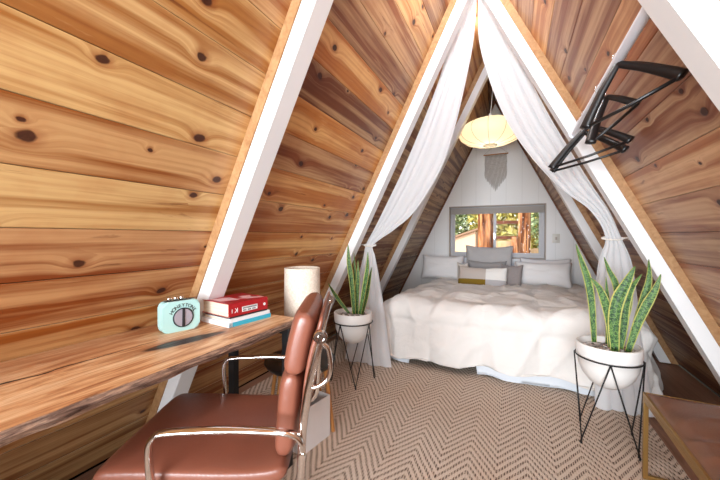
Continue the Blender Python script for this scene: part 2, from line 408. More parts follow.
L4 = Bay((130,90,66),(120,80,58),(140,96,70),(150,106,80),(134,92,68),(154,110,82),(138,96,70),(150,104,78),(142,98,74),(132,90,66),(150,104,78),(138,94,70),(146,100,74),(134,92,68),(140,90,60),(146,94,60),(138,86,54),(142,88,54),(130,80,50),(130,80,50))
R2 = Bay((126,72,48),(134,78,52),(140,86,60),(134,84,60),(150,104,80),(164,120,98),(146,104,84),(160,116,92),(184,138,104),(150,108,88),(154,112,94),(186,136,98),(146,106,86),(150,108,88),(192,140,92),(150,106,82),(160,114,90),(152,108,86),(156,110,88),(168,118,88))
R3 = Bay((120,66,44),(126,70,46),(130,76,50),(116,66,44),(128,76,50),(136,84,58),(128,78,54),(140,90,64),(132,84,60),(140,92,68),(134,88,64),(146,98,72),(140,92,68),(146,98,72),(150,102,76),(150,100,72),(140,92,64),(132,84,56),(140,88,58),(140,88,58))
def slope(name, side, bays, gain=(.80, .86, .80)):
    bm = bmesh.new(); uvl = bm.loops.layers.uv.verify(); cl = bm.loops.layers.float_color.new('tone')
    P = .182; rr = random.Random(11 if side < 0 else 23); nb = int(math.ceil(H / P))
    for (ya, yb, tones) in bays:
        for i in range(nb):
            z0, z1 = i * P, min((i + 1) * P, H); g = .0028; ou, ov = rr.uniform(0, 40), rr.uniform(0, 40)
            t = tones[i % len(tones)]; av = [sum(q[c] for q in tones) / len(tones) for c in range(3)]; t = [max(av[c] + (t[c] - av[c]) * 1.15, .02) for c in range(3)]; j = rr.uniform(.93, 1.07); t = (t[0] * j * gain[0], t[1] * j * gain[1], t[2] * j * gain[2], 1)
            def pt(y, z, off): return (side * wx(z, off), y, z)
            prof = [(z0, -.006), (z0 + g, -.006), (z0 + g, -.001), (z0 + g * 2, 0), (z1 - g * 1, 0), (z1, -.001)]
            for (za, oa), (zb, ob) in zip(prof, prof[1:]):
                f = bm.faces.new([bm.verts.new(p) for p in (pt(ya, za, oa), pt(yb, za, oa), pt(yb, zb, ob), pt(ya, zb, ob))])
                for l, (yy, zz) in zip(f.loops, ((ya, za), (yb, za), (yb, zb), (ya, zb))):
                    l[uvl].uv = (yy + ou, zz * SL + ov); l[cl] = t if ob > -.005 else (t[0] * .3, t[1] * .3, t[2] * .3, 1)
    # roof slab behind the boards
    for a, b in (((YB - .2), D + .16),):
        hexa(bm, [(side * wx(0, -.008), a, 0), (side * wx(0, -.14), a, 0), (side * wx(H + .02, -.14), a, H + .02), (side * wx(H + .02, -.008), a, H + .02),
                  (side * wx(0, -.008), b, 0), (side * wx(0, -.14), b, 0), (side * wx(H + .02, -.14), b, H + .02), (side * wx(H + .02, -.008), b, H + .02)])
    me = bpy.data.meshes.new(name); bm.to_mesh(me); bm.free(); me.materials.append(M['plank'])
    o = link(bpy.data.objects.new(name, me)); o['kind'] = 'structure'; return o
E1, E2, E3 = Y1 + RW, Y2 + RW, Y3 + RW
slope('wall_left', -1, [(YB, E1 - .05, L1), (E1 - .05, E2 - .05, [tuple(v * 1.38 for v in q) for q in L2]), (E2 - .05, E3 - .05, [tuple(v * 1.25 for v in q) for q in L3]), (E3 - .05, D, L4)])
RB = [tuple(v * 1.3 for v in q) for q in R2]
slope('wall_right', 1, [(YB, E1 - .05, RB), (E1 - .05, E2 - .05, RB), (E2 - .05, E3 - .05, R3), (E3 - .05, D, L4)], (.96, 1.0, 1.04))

bm = bmesh.new(); box(bm, (-1.76, YB, -.12), (1.76, D, -.012)); struct('floor', bm, M['subfloor'])

# rafters with their bare battens
nt = [0]
for y in (Y1, Y2, Y3):
    for side in (-1, 1):
        nt[0] += 1
        zt = H - .002
        def rp(off, yy, z): return (side * max(wx(z, off), .0), yy, z)
        def bar(o0, o1, ya, yb, z0=0.0):
            b = bmesh.new()
            ztop = lambda o: H - o * SL / K if o > 0 else H - .004
            hexa(b, [rp(o0, ya, z0), rp(o1, ya, z0), rp(o1, ya, ztop(o1)), rp(o0, ya, ztop(o0)), rp(o0, yb, z0), rp(o1, yb, z0), rp(o1, yb, ztop(o1)), rp(o0, yb, ztop(o0))])
            return b
        b = bar(BAT, PRO, y, y + RW)
        bmesh.ops.bevel(b, geom=[e for e in b.edges if abs((e.verts[0].co - e.verts[1].co).normalized().z) > .6], offset=.004, segments=2, affect='EDGES')
        o = struct('trim_%d' % nt[0], b, M['white'])
        put('batten', bar(.0005, BAT, y - .004, y + RW - .002), M['batten'], o)

# far gable wall with its window opening
XW0, XW1, ZW0, ZW1 = -.747, .752, .886, 1.779
TH = .15
bm = bmesh.new()
def prism(poly, ya, yb, b=None):
    b = b or bm
    A = [b.verts.new((x, ya, z)) for x, z in poly]; B = [b.verts.new((x, yb, z)) for x, z in poly]
    b.faces.new(A); b.faces.new(B[::-1])
    for i in range(len(A)): b.faces.new((A[i], A[(i + 1) % len(A)], B[(i + 1) % len(A)], B[i]))
prism([(-wx(0), 0), (wx(0), 0), (wx(ZW0), ZW0), (-wx(ZW0), ZW0)], D, D + TH)
prism([(-wx(ZW0), ZW0), (XW0, ZW0), (XW0, ZW1), (-wx(ZW1), ZW1)], D, D + TH)
prism([(XW1, ZW0), (wx(ZW0), ZW0), (wx(ZW1), ZW1), (XW1, ZW1)], D, D + TH)
prism([(-wx(ZW1), ZW1), (wx(ZW1), ZW1), (0, H)], D, D + TH)
struct('wall_back', bm, M['endwall'])
bm = bmesh.new(); prism([(-wx(0), 0), (wx(0), 0), (0, H)], YB - .1, YB); struct('wall_front', bm, M['endwall'])
for s in (-1, 1):   # slim brown strip where the slopes meet the gable
    nt[0] += 1; b = bmesh.new()
    hexa(b, [(s * wx(0, .001), D - .03, 0), (s * wx(0, .022), D - .03, 0), (0.0, D - .03, H - .022 * SL / K), (0, D - .03, H - .003),
             (s * wx(0, .001), D - .001, 0), (s * wx(0, .022), D - .001, 0), (0.0, D - .001, H - .022 * SL / K), (0, D - .001, H - .003)])
    struct('trim_%d' % nt[0], b, M['trimdark'])

# window
win = empty('window_1', ((XW0 + XW1) / 2, D + .07, ZW0)); win['kind'] = 'structure'
wl, wh = XW0 - win.location.x, ZW1 - ZW0; wr = XW1 - win.location.x
def frame_bm(x0, x1, z0, z1, ya, yb, t, tb=None, ttop=None):
    b = bmesh.new(); tb = tb or t; ttop = ttop or t
    box(b, (x0, ya, z0), (x0 + t, yb, z1)); box(b, (x1 - t, ya, z0), (x1, yb, z1))
    box(b, (x0 + t, ya, z0), (x1 - t, yb, z0 + tb)); box(b, (x0 + t, ya, z1 - ttop), (x1 - t, yb, z1)); return b
put('casing', frame_bm(wl + .001, wr - .001, .001, wh - .001, -.074, .02, .018), M['taupetrim'], win)
put('frame', frame_bm(wl + .02, wr - .02, .02, wh - .02, .0, .05, .045), M['sash'], win)
for i, (a, b_) in enumerate(((wl + .066, .008), (-.008, wr - .066))):
    yy = .008 + .016 * i
    s = put('sash', frame_bm(a, b_, .066, wh - .066, yy, yy + .014, .03), M['sash'], win)
    b = bmesh.new(); box(b, (a + .031, yy + .005, .097), (b_ - .031, yy + .008, wh - .097)); put('pane', b, M['glass'], s)
    if i == 0:
        b = bmesh.new(); box(b, (b_ - .022, yy - .014, .33), (b_ - .008, yy - .0005, .42), .003); put('latch', b, M['clear'], s)
b = bmesh.new()
for k in range(5):
    box(b, (wl + .024, -.055 + .002 * k, wh - .14 + .021 * k), (wr - .024, -.012, wh - .12 + .021 * k), .004)
put('blind', b, M['blind'], win, True, 40)

# switch plate
sp = empty('wall_switch', (.885, D, 1.225)); tag(sp, 'small ivory wall control plate on white gable beside the window', 'switch')
b = bmesh.new(); box(b, (-.05, -.008, -.07), (.05, -.0005, .07), .003); put('plate', b, M['plate'], sp, True, 40)
b = bmesh.new(); box(b, (-.014, -.016, -.022), (.014, -.0085, .022), .003); put('toggle', b, M['taupetrim'], sp)

# rug
b = bmesh.new(); box(b, (-1.66, YB + .3, -.0115), (1.12, 3.35, 0), .003)
o = put('herringbone_rug', b, M['rug']); tag(o, 'large beige and brown herringbone jute rug covering the floor', 'rug')

# ------------------------------------------------------------------ bed
BX0, BX1, BY0, BY1 = -.93, 1.20, 3.10, 5.66
bed = empty('bed', (0, 4.4, 0)); tag(bed, 'low wide bed under the window, beneath a cream duvet', 'bed')
def bl(x, y, z): return (x, y - 4.4, z)
b = bmesh.new(); box(b, bl(BX0 + .03, BY0 + .06, .09), bl(BX1 - .03, BY1, .28), .01); put('bed_base', b, M['black'], bed)
for x in (BX0 + .12, BX1 - .12):
    for y in (BY0 + .2, BY1 - .12):
        b = bmesh.new(); box(b, bl(x - .03, y - .03, -.011 if y > 3.4 else .0), bl(x + .03, y + .03, .0895)); put('leg', b, M['black'], bed)
b = bmesh.new(); box(b, bl(BX0 + .03, BY0 + .06, .281), bl(BX1 - .03, BY1, .44), .05); put('mattress', b, M['mattress'], bed, True, 60)
def drape(name, mat, ztop, out, hemf, puff, nz, seed, Rr=.15, ny=150, nx=190, topf=None, xo=0.0):
    bm = bmesh.new(); hx = (BX1 - BX0) / 2; cx = (BX0 + BX1) / 2; drop = ztop
    LX = hx + drop + .06; yb = BY1 - .02; yf = BY0 + .02; LY = (yb - yf) + drop + .06
    def fn(u, v):
        a = (2 * u - 1) * LX; c = v * LY
        core = hx - Rr + .02
        ex = max(abs(a) - core, 0); ey = max(c - (yb - yf - Rr * .6), 0)
        px = max(-core, min(core, a)); py = min(c, yb - yf - Rr * .6)
        e = math.hypot(ex, ey); x = cx + px; y = yb - py; z = ztop
        n = Vector((0, 0, 1))
        if e > 0:
            # round-cornered box so that corners fold rather than point
            dx, dy = math.copysign(ex, a) / e, -ey / e
            em = max(ex, ey) + .25 * min(ex, ey)
            ang = min(em / Rr, PI / 2); rest = max(em - Rr * PI / 2, 0)
            hor = Rr * math.sin(ang) + rest * .10 + out; z = ztop - Rr * (1 - math.cos(ang)) - rest
            pw = (ex ** 4 + ey ** 4) ** .25
            sx, sy = ex / pw, ey / pw
            x += math.copysign(hor * sx, a) if ex > 0 else 0
            y -= hor * sy if ey > 0 else 0
            n = Vector((dx * math.sin(ang), dy * math.sin(ang), math.cos(ang)))
        q = Vector((a * 1.0, c * 1.0, seed))
        w = noise.noise(q * 2.2) * .028 + noise.noise(q * 5.3) * .018 + noise.noise(q * 11) * .010
        rid = (1 - abs(noise.noise(Vector((a * 3.1 + .6 * c, c * 1.6, seed + 5))))) ** 6 * .04
        side = min(e / .35, 1.0)
        fold = math.sin(a * 9 + 2.2 * noise.noise(Vector((a * 1.3, seed, 0)))) * .012 * side * (1 if ey > ex else .2) + math.sin(c * 10 + seed) * .016 * side * (1 if ex > ey else 0)
        if puff:
            pa = abs(math.sin(PI * (a + .1) / .46)) ** .4; pc = abs(math.sin(PI * (c + .12 + .05 * noise.noise(q)) / .47)) ** .4
            w += puff * (pa * pc - .72)
        p = Vector((x, y, z)) + n * (w * nz + rid * nz + fold * (.6 + nz * .4))
        hem = hemf(p.x, p.y) + .008 * math.sin(13 * (a + c))
        if p.z < hem: p.z = hem + (p.z - hem) * .02
        p.y = min(p.y, D - .06)
        lim = wx(max(p.z, 0), .03)
        p.x = max(-lim, min(lim, p.x))
        if topf: p = topf(p, a, c)
        return p
    grid(bm, nx, ny, fn)
    o = put(name, bm, mat, None, True)
    md = o.modifiers.new('thick', 'SOLIDIFY'); md.thickness = .006; md.offset = -1
    return o
def hem_d(x, y): return .085 + .02 * math.sin(x * 3.1) + .012 * math.sin(x * 11 + 1)
def dtop(p, a, c):
    if c < 1.7: p.z -= (1.7 - c) * .05
    return p
duvet = drape('duvet', M['duvet'], .605, .02, hem_d, .05, .8, 3.0, .17, topf=dtop)
tag(duvet, 'puffy cream quilted duvet draped over the whole bed', 'duvet')
def hem_s(x, y):
    if -.62 < x < -.02 and y < 3.4: return .16
    return .006 + .006 * math.sin(x * 20)
sheet = drape('bed_sheet', M['sheet'], .475, -.02, hem_s, 0, .15, 9.0, .15, 90, 120)
tag(sheet, 'pale blue white sheet hanging below the duvet to the rug', 'sheet')

# pillows
def pillow(name, loc, W, Hh, T, mat, rx, rz, seed, ear=.06, ry=0, flange=0.0):
    """W wide, Hh high, T thick, standing upright then leaned back by rx; the base of the local frame is the pillow's middle"""
    bm = bmesh.new(); n = 30
    def surf(sg):
        def fn(u, v):
            a, c = 2 * u - 1, 2 * v - 1
            pin = 1 - ear * (1 - abs(a) ** 2.0) * abs(c) ** 3 - 0.0; pinx = 1 - ear * (1 - abs(c) ** 2.0) * abs(a) ** 3
            x = a * W / 2 * pinx; z = c * Hh / 2 * pin
            th = (max(1 - abs(a) ** 3.2, 0) * max(1 - abs(c) ** 3.2, 0)) ** .55
            w = noise.noise(Vector((a * 2.1, c * 2.1, seed))) * .12 + noise.noise(Vector((a * 5, c * 5, seed))) * .05
            sag = -.02 * (1 - a * a) * (c > 0) * c
            return Vector((x, sg * T / 2 * th * (1 + w), z + sag + .008 * noise.noise(Vector((a * 3, c * 3, seed + 4)))))
        return fn
    A = grid(bm, n, n, surf(-1)); B = grid(bm, n, n, surf(1))
    bmesh.ops.remove_doubles(bm, verts=bm.verts, dist=.0015)
    o = put(name, bm, mat, None, True); o.location = loc; o.rotation_euler = (rx, ry, rz); return o
PB = .53
t = math.radians
o = pillow('bed_pillow', (-.79, 5.44, PB + .21), .70, .42, .2, M['pillow'], t(-22), t(2), 1); tag(o, 'white bed pillow at the left end of the bed', 'pillow', 'white pillows on the bed')
o = pillow('bed_pillow', (.67, 5.34, PB + .175), .74, .38, .2, M['pillow'], t(-26), t(-3), 2); tag(o, 'white bed pillow at the right end, nearest in its pair', 'pillow', 'white pillows on the bed')
o = pillow('bed_pillow', (.72, 5.57, PB + .19), .68, .42, .15, M['pillow'], t(-14), t(0), 6); tag(o, 'white bed pillow peeking out behind the right white pillow', 'pillow', 'white pillows on the bed')
o = pillow('square_pillow', (-.07, 5.50, PB + .30), .72, .58, .14, M['greypil'], t(-16), t(0), 3); tag(o, 'large light grey square pillow leaning centrally under the window', 'pillow')
o = pillow('striped_pillow', (-.08, 5.29, PB + .17), .56, .38, .11, M['knit'], t(-20), t(2), 4); tag(o, 'mid grey ribbed pillow between large grey pillow and patchwork cushion', 'pillow')
o = pillow('small_cushion', (-.42, 5.17, PB + .16), .17, .34, .10, M['cream'], t(-20), t(10), 8); tag(o, 'narrow cream end cushion left of the grey ribbed pillow', 'cushion')
o = pillow('velvet_cushion', (.26, 5.13, PB + .15), .30, .36, .13, M['taupe'], t(-24), t(-12), 5); tag(o, 'small crumpled taupe velvet cushion beside the right white pillow', 'cushion')
o = pillow('lumbar_cushion', (-.12, 4.93, PB + .125), .68, .33, .14, M['lumbar'], t(-18), t(-2), 7, .03); tag(o, 'colour block lumbar cushion with mustard stripe, foremost on the bed', 'cushion')

# ------------------------------------------------------------------ curtains
def curtain(name, st, label, seed, sd):
    """st: stations from top to bottom (xl, xr, y, z, fold depth)"""
    bm = bmesh.new(); P = curve([(a, b, y) for a, b, y, z, d in st], 8); Z = curve([(z, d, 0) for a, b, y, z, d in st], 8)
    n = len(P) - 1; nf = 4.5
    def fn(u, v):
        i = round(v * n); a, b, y = P[i]; z, d, _ = Z[i]
        uu = u + .02 * math.sin(v * 7 + u * 12)
        ph = uu * nf * 2 * PI + 1.2 * noise.noise(Vector((v * 2.2, seed, u * 2)))
        amp = .5 * d * (.75 + .5 * noise.noise(Vector((u * 5, seed, v * 3))))
        cx = a + (b - a) * u
        tilt = sd * (u - .5)
        return Vector((cx + .3 * d * math.cos(ph), y + amp * math.sin(ph), z + .006 * math.sin(ph * .5 + 2)))
    grid(bm, 130, n, fn)
    o = put(name, bm, M['curtain'], None, True); tag(o, label, 'curtain', 'sheer curtains hung from the ridge'); return o
CY = 2.86
curtain('sheer_curtain', [(-.06, .0, CY, 3.34, .008), (-.125, -.002, CY, 3.24, .012), (-.235, -.02, CY, 2.93, .018), (-.33, -.075, CY, 2.61, .02), (-.50, -.17, CY, 2.2, .022),
    (-.66, -.29, CY, 1.85, .022), (-.845, -.52, CY, 1.49, .02), (-.935, -.72, CY, 1.32, .016), (-1.02, -.935, CY, 1.17, .012), (-1.05, -.92, CY, 1.05, .016),
    (-1.09, -.87, CY - .02, .86, .024), (-1.13, -.82, CY - .03, .6, .03), (-1.19, -.77, CY - .04, .3, .034), (-1.24, -.72, CY - .05, .015, .036)],
    'sheer white curtain swept to the left rafter behind the smaller plant', 1.5, 0)
curtain('sheer_curtain', [(.0, .05, CY, 3.34, .008), (.003, .125, CY, 3.22, .012), (.01, .255, CY, 2.9, .018), (.085, .375, CY, 2.57, .02), (.215, .525, CY, 2.21, .022),
    (.385, .675, CY, 1.90, .022), (.60, .82, CY, 1.615, .02), (.79, .915, CY, 1.44, .014), (.885, .985, CY, 1.245, .012), (.848, 1.045, CY, 1.08, .018),
    (.825, 1.075, CY - .01, .87, .026), (.82, 1.10, CY - .02, .58, .032), (.82, 1.14, CY - .03, .3, .034), (.82, 1.18, CY - .04, .015, .036)],
    'sheer white curtain swept to the right rafter behind the larger plant', 4.2, 0)
def tieback(cx, z, s, label):
    b = bmesh.new()
    tube(b, [(cx + .062 * math.cos(a), CY + .035 * math.sin(a), z + .01 * math.sin(a)) for a in [2 * PI * i / 20 for i in range(20)]], .006, 6, True)
    tube(b, curve([(cx + s * .055, CY, z), (cx + s * .12, CY - .02, z + .01), (s * (wx(z, PRO) + .004), E2 - .02 + .03, z - .005)], 5), .0045, 6)
    o = put('curtain_tieback', b, M['cream'])
    tag(o, label, 'tieback', 'curtain tiebacks')
tieback(-.978, 1.165, -1, 'cream cord tying the left curtain to its rafter')
tieback(.93, 1.24, 1, 'cream cord tying the right curtain to its rafter')

# ------------------------------------------------------------------ pendant lamp
LZ, LY = 2.63, 4.58
lamp = empty('pendant_lamp', (0, LY, LZ)); tag(lamp, 'glowing saucer shaped bubble pendant lamp hanging from the ridge', 'lamp')
RL, HL = .40, .165
b = bmesh.new(); n = 48; prof = []
for i in range(21):
    a = -PI / 2 + PI * i / 20
    prof.append((max(RL * math.cos(a) ** .75, .08) if abs(math.cos(a)) > .02 else .08, HL * math.sin(a)))
lathe(b, prof, n)
for v in b.verts:
    ang = math.atan2(v.co.y, v.co.x); r = math.hypot(v.co.x, v.co.y)
    f = 1 - .018 * abs(math.cos(ang * 12)); v.co.x *= f; v.co.y *= f
put('lamp_shade', b, M['bubble'], lamp, True)
for k in range(12):
    a = 2 * PI * k / 12 + PI / 24 * 0
    b = bmesh.new(); tube(b, [(r * 1.003 * math.cos(a), r * 1.003 * math.sin(a), z) for r, z in prof], .0026, 5); put('rib', b, M['wire'], lamp)
b = bmesh.new(); tube(b, [(.082 * math.cos(2 * PI * i / 24), .082 * math.sin(2 * PI * i / 24), -HL - .002) for i in range(24)], .007, 6, True); put('bottom_ring', b, M['taupetrim'], lamp, True)
b = bmesh.new(); lathe(b, [(.0, HL + .09), (.012, HL + .09), (.045, HL + .02), (.06, HL - .01), (0, HL - .01)], 20); put('cap', b, M['whitecov'], lamp, True, 40)
for dx in (-.012, .012):
    b = bmesh.new(); tube(b, [(dx * .3, 0, HL + .088), (dx * 2.2, 0, .55), (dx, 0, H - LZ - .06)], .004, 6); put('cord', b, M['whiteplastic'] if dx > 0 else M['black'], lamp)

# macrame
mac = empty('macrame_hanging', (.013, D, 2.62)); tag(mac, 'beige macrame wall hanging with pointed fringe behind the pendant lamp', 'wall hanging')
b = bmesh.new(); tube(b, [(-.19, -.02, 0), (.19, -.02, 0)], .009, 8); put('dowel', b, M['stoolleg'], mac, True)
b = bmesh.new()
nS = 30
for i in range(nS):
    x = -.165 + .33 * i / (nS - 1); L = .60 - 1.35 * abs(x) ** 1.0 + .02 * math.sin(i * 2.3)
    L = max(L, .30)
    tube(b, [(x + .003 * math.sin(j * 1.7 + i), -.019 - .005 * math.sin(j * 1.3 + i * 2), -.008 - L * j / 8) for j in range(9)], [.0058] * 8 + [.003], 5)
for z in (-.06, -.14, -.22):
    tube(b, [(-.165 + .33 * i / 24, -.022 - .004 * (i % 2), z - .05 * (1 - abs(i / 12 - 1)) ) for i in range(25)], .008, 5)
put('fringe', b, M['macrame'], mac, True)
b = bmesh.new(); tube(b, [(-.18, -.014, .01), (0, -.006, .17), (.18, -.014, .01)], .003, 5); put('cord', b, M['macrame'], mac)

# ------------------------------------------------------------------ planters
def planter(x, y, rz, label_s, label_p, label_pl, leaves, seed):
    st = empty('plant_stand', (x, y, 0), rz); tag(st, label_s, 'plant stand', 'wire plant stands')
    r = .168; zr = .515
    b = bmesh.new(); tube(b, [(r * math.cos(2 * PI * i / 40), r * math.sin(2 * PI * i / 40), zr) for i in range(40)], .0045, 6, True); put('ring', b, M['black'], st, True)
    for k in range(4):
        a = PI / 4 + k * PI / 2; fx, fy = .19 * math.cos(a), .19 * math.sin(a)
        b = bmesh.new()
        for s in (-1, 1):
            c = a + s * PI / 4
            tube(b, [((r + .004) * math.cos(c) , (r + .004) * math.sin(c), zr + .002), (fx + s * -.006 * math.sin(a) * -1, fy + s * .006 * math.cos(a), .012)], .0042, 6)
        tube(b, curve([(fx - .006 * math.sin(-a) * -1, fy - .006 * math.cos(a), .014), (fx, fy, .0045), (fx + .006 * math.sin(-a) * -1 * -1, fy + .006 * math.cos(a), .014)], 4), .0042, 6)
        put('leg', b, M['black'], st, True)
    pl = empty('potted_snake_plant', (x, y, .33)); tag(pl, label_pl, 'potted plant', 'potted snake plants')
    b = bmesh.new()
    lathe(b, [(0, 0), (.05, .002), (.095, .03), (.13, .075), (.151, .13), (.159, .19), (.163, .193), (.166, .26), (.163, .266), (.152, .266), (.149, .25), (.145, .215), (0, .21)], 48)
    put('pot', b, M['pot'], pl, True, 50)
    b = bmesh.new()
    def sf(u, v):
        rr = .146 * u; a = 2 * PI * v
        return Vector((rr * math.cos(a), rr * math.sin(a), .232 + .012 * noise.noise(Vector((rr * 40 * math.cos(a), rr * 40 * math.sin(a), seed))) + .01 * (1 - u)))
    grid(b, 14, 40, sf); put('pebbles', b, M['pebble'], pl, True)
    for (pts, w) in leaves:
        # pts: (x, y, z) in world metres from base to tip
        b = bmesh.new(); uvl = b.loops.layers.uv.verify()
        C = curve([Vector(p) - Vector((x, y, .33)) for p in pts], 7); m = len(C); cam = Vector((.29 - x, -y, .5)); rows = []
        tw = R.uniform(-.5, .5)
        for i, p in enumerate(C):
            s = i / (m - 1); tg = (C[min(i + 1, m - 1)] - C[max(i - 1, 0)]).normalized()
            side = tg.cross(cam).normalized(); side = (Matrix.Rotation(tw * (s - .3), 3, tg) @ side)
            nn = side.cross(tg).normalized()
            ww = w / 2 * (.62 + 1.5 * s * (1 - s)) * (max(1 - s, 0) ** .45 if s > .55 else 1) * (1 if s <= .55 else 1 / (.45 ** .45))
            ww = max(ww, .0015)
            rows.append([b.verts.new(p + side * ww * q + nn * (ww * .45 * q * q - .3 * ww * 0) + nn * dpt) for q, dpt in ((-1, 0), (-.5, -.001), (0, -.002), (.5, -.001), (1, 0), (.5, .003), (0, .004), (-.5, .003))])
        uq = [0, .25, .5, .75, 1, .75, .5, .25]
        for i in range(m - 1):
            for j in range(8):
                f = b.faces.new((rows[i][j], rows[i][(j + 1) % 8], rows[i + 1][(j + 1) % 8], rows[i + 1][j]))
                for l, (ii, jj) in zip(f.loops, ((i, j), (i, (j + 1) % 8), (i + 1, (j + 1) % 8), (i + 1, j))):
                    l[uvl].uv = (uq[jj], ii / (m - 1) + seed)
        seed += .37
        b.faces.new(rows[0]); b.faces.new(rows[-1][::-1])
        put('leaf', b, M['leaf'], pl, True)
LV_L = [([(-0.941, 2.44, 0.584), (-0.961, 2.44, 0.832), (-0.991, 2.44, 1.029), (-1.001, 2.44, 1.184)], 0.046), ([(-0.937, 2.49, 0.574), (-0.938, 2.49, 0.74), (-0.928, 2.49, 0.888), (-0.929, 2.49, 1.045)], 0.04), ([(-0.88, 2.43, 0.593), (-0.843, 2.43, 0.799), (-0.815, 2.43, 0.969), (-0.807, 2.43, 1.12)], 0.04), ([(-0.894, 2.5, 0.576), (-0.856, 2.5, 0.719), (-0.828, 2.5, 0.859), (-0.8, 2.5, 0.989)], 0.036), ([(-1.006, 2.47, 0.58), (-1.086, 2.47, 0.66), (-1.157, 2.47, 0.743), (-1.22, 2.47, 0.829)], 0.034), ([(-0.972, 2.52, 0.563), (-0.982, 2.52, 0.731), (-0.972, 2.52, 0.909), (-0.983, 2.52, 1.103)], 0.03)]
LV_R = [([(0.741, 2.4, 0.6), (0.728, 2.4, 0.828), (0.707, 2.4, 0.982), (0.675, 2.4, 1.093), (0.642, 2.4, 1.205)], 0.042), ([(0.819, 2.37, 0.59), (0.813, 2.37, 0.722), (0.792, 2.37, 0.84), (0.757, 2.37, 0.94), (0.711, 2.37, 1.004)], 0.048), ([(0.868, 2.46, 0.582), (0.876, 2.46, 0.8), (0.86, 2.46, 0.953), (0.825, 2.46, 1.044), (0.799, 2.46, 1.124)], 0.036), ([(0.833, 2.35, 0.569), (0.827, 2.35, 0.746), (0.845, 2.35, 0.878), (0.886, 2.35, 0.987), (0.922, 2.35, 1.082)], 0.066), ([(0.874, 2.42, 0.565), (0.892, 2.42, 0.719), (0.9, 2.42, 0.841), (0.928, 2.42, 0.945), (0.973, 2.42, 1.031)], 0.044), ([(0.92, 2.45, 0.562), (0.957, 2.45, 0.719), (0.993, 2.45, 0.874), (1.015, 2.45, 0.995), (1.013, 2.45, 1.119)], 0.044), ([(0.904, 2.39, 0.567), (0.945, 2.39, 0.733), (0.985, 2.39, 0.849), (1.024, 2.39, 0.945), (1.049, 2.39, 1.038)], 0.048), ([(0.825, 2.49, 0.573), (0.829, 2.49, 0.757), (0.822, 2.49, 0.883), (0.816, 2.49, 0.997)], 0.026), ([(0.891, 2.47, 0.576), (0.904, 2.47, 0.726), (0.927, 2.47, 0.834), (0.946, 2.47, 0.927)], 0.04)]
planter(-.965, 2.47, math.radians(-12), 'thin black wire plant stand near the left rafter and desk', '', 'smaller snake plant in white bowl on the left wire stand', LV_L, 2.0)
planter(.815, 2.42, math.radians(-8), 'thin black wire plant stand beside the leather bench', '', 'larger snake plant in white bowl beside the leather bench', LV_R, 7.0)

# ------------------------------------------------------------------ desk
ZD = .80; TD = .042
b = bmesh.new(); YA, YE = -.75, 1.435; ns = 160; rows = []
for i in range(ns + 1):
    y = YA + (YE - YA) * i / ns
    f1 = -.772 + .008 * noise.noise(Vector((y * 3, 0, 1))) + .004 * noise.noise(Vector((y * 14, 0, 1)))
    f2 = f1 + .006 + .012 * noise.noise(Vector((y * 6, 3, 1))) ; f3 = f1 - .012 + .014 * noise.noise(Vector((y * 8, 7, 1)))
    bx = -1.35
    k = min(max((y - (Y1 - .03)) / .015, 0), 1) * min(max(((E1 + .03) - y) / .015, 0), 1)
    bt = -(wx(ZD, .003) ) * (1 - k) - wx(ZD, PRO + .004) * k
    rows.append([b.verts.new(p) for p in ((bt, y, ZD), (f1, y, ZD), (f2, y, ZD - TD * .45), (f3, y, ZD - TD), (bt, y, ZD - TD))])
for A, B in zip(rows, rows[1:]):
    for j in range(5):
        f = b.faces.new((A[j], A[(j + 1) % 5], B[(j + 1) % 5], B[j])); f.material_index = 1 if j in (1, 2) else 0
b.faces.new(rows[0]); b.faces.new(rows[-1][::-1])
desk = empty('desk', (-1.05, .4, 0)); tag(desk, 'live edge wood slab desk fixed along the left sloped wall', 'desk')
def mv(o, p): o.location = tuple(-v for v in p.location); return o
mv(put('desk_top', b, [M['desk'], M['bark']], desk), desk)
for y in (1.385, -.5):
    for x in (-.815, -1.215):
        b = bmesh.new(); box(b, (x - .022, y - .02, .0), (x + .022, y + .02, ZD - TD - .0005), .003); mv(put('leg', b, M['black'], desk), desk)
    b = bmesh.new(); box(b, (-1.19, y - .018, ZD - TD - .035), (-.84, y + .018, ZD - TD - .001)); mv(put('cross_bar', b, M['black'], desk), desk)

# mint practice amplifier
def text_mesh(s, size, depth, mat, parent, name, M4):
    cu = bpy.data.curves.new(name, 'FONT'); cu.body = s; cu.size = size; cu.extrude = depth; cu.align_x = 'CENTER'; cu.align_y = 'CENTER'
    tmp = bpy.data.objects.new('tmp', cu); COL.objects.link(tmp); dg = bpy.context.evaluated_depsgraph_get(); dg.update()
    me = bpy.data.meshes.new_from_object(tmp.evaluated_get(dg)); bpy.data.objects.remove(tmp)
    me.materials.clear(); me.materials.append(mat); me.transform(M4)
    return me
def join_me(name, mes, parent):
    bm = bmesh.new()
    for me in mes: bm.from_mesh(me)
    mat = mes[0].materials[0]; me = bpy.data.meshes.new(name); bm.to_mesh(me); bm.free(); me.materials.append(mat)
    return link(bpy.data.objects.new(name, me), parent)
aw, ah, ad = .166, .143, .06
amp = empty('mini_amplifier', (-1.128, .995, ZD), math.atan2(.163, .042)); tag(amp, 'small mint green mini amplifier with round grille on the wooden desk', 'amplifier')
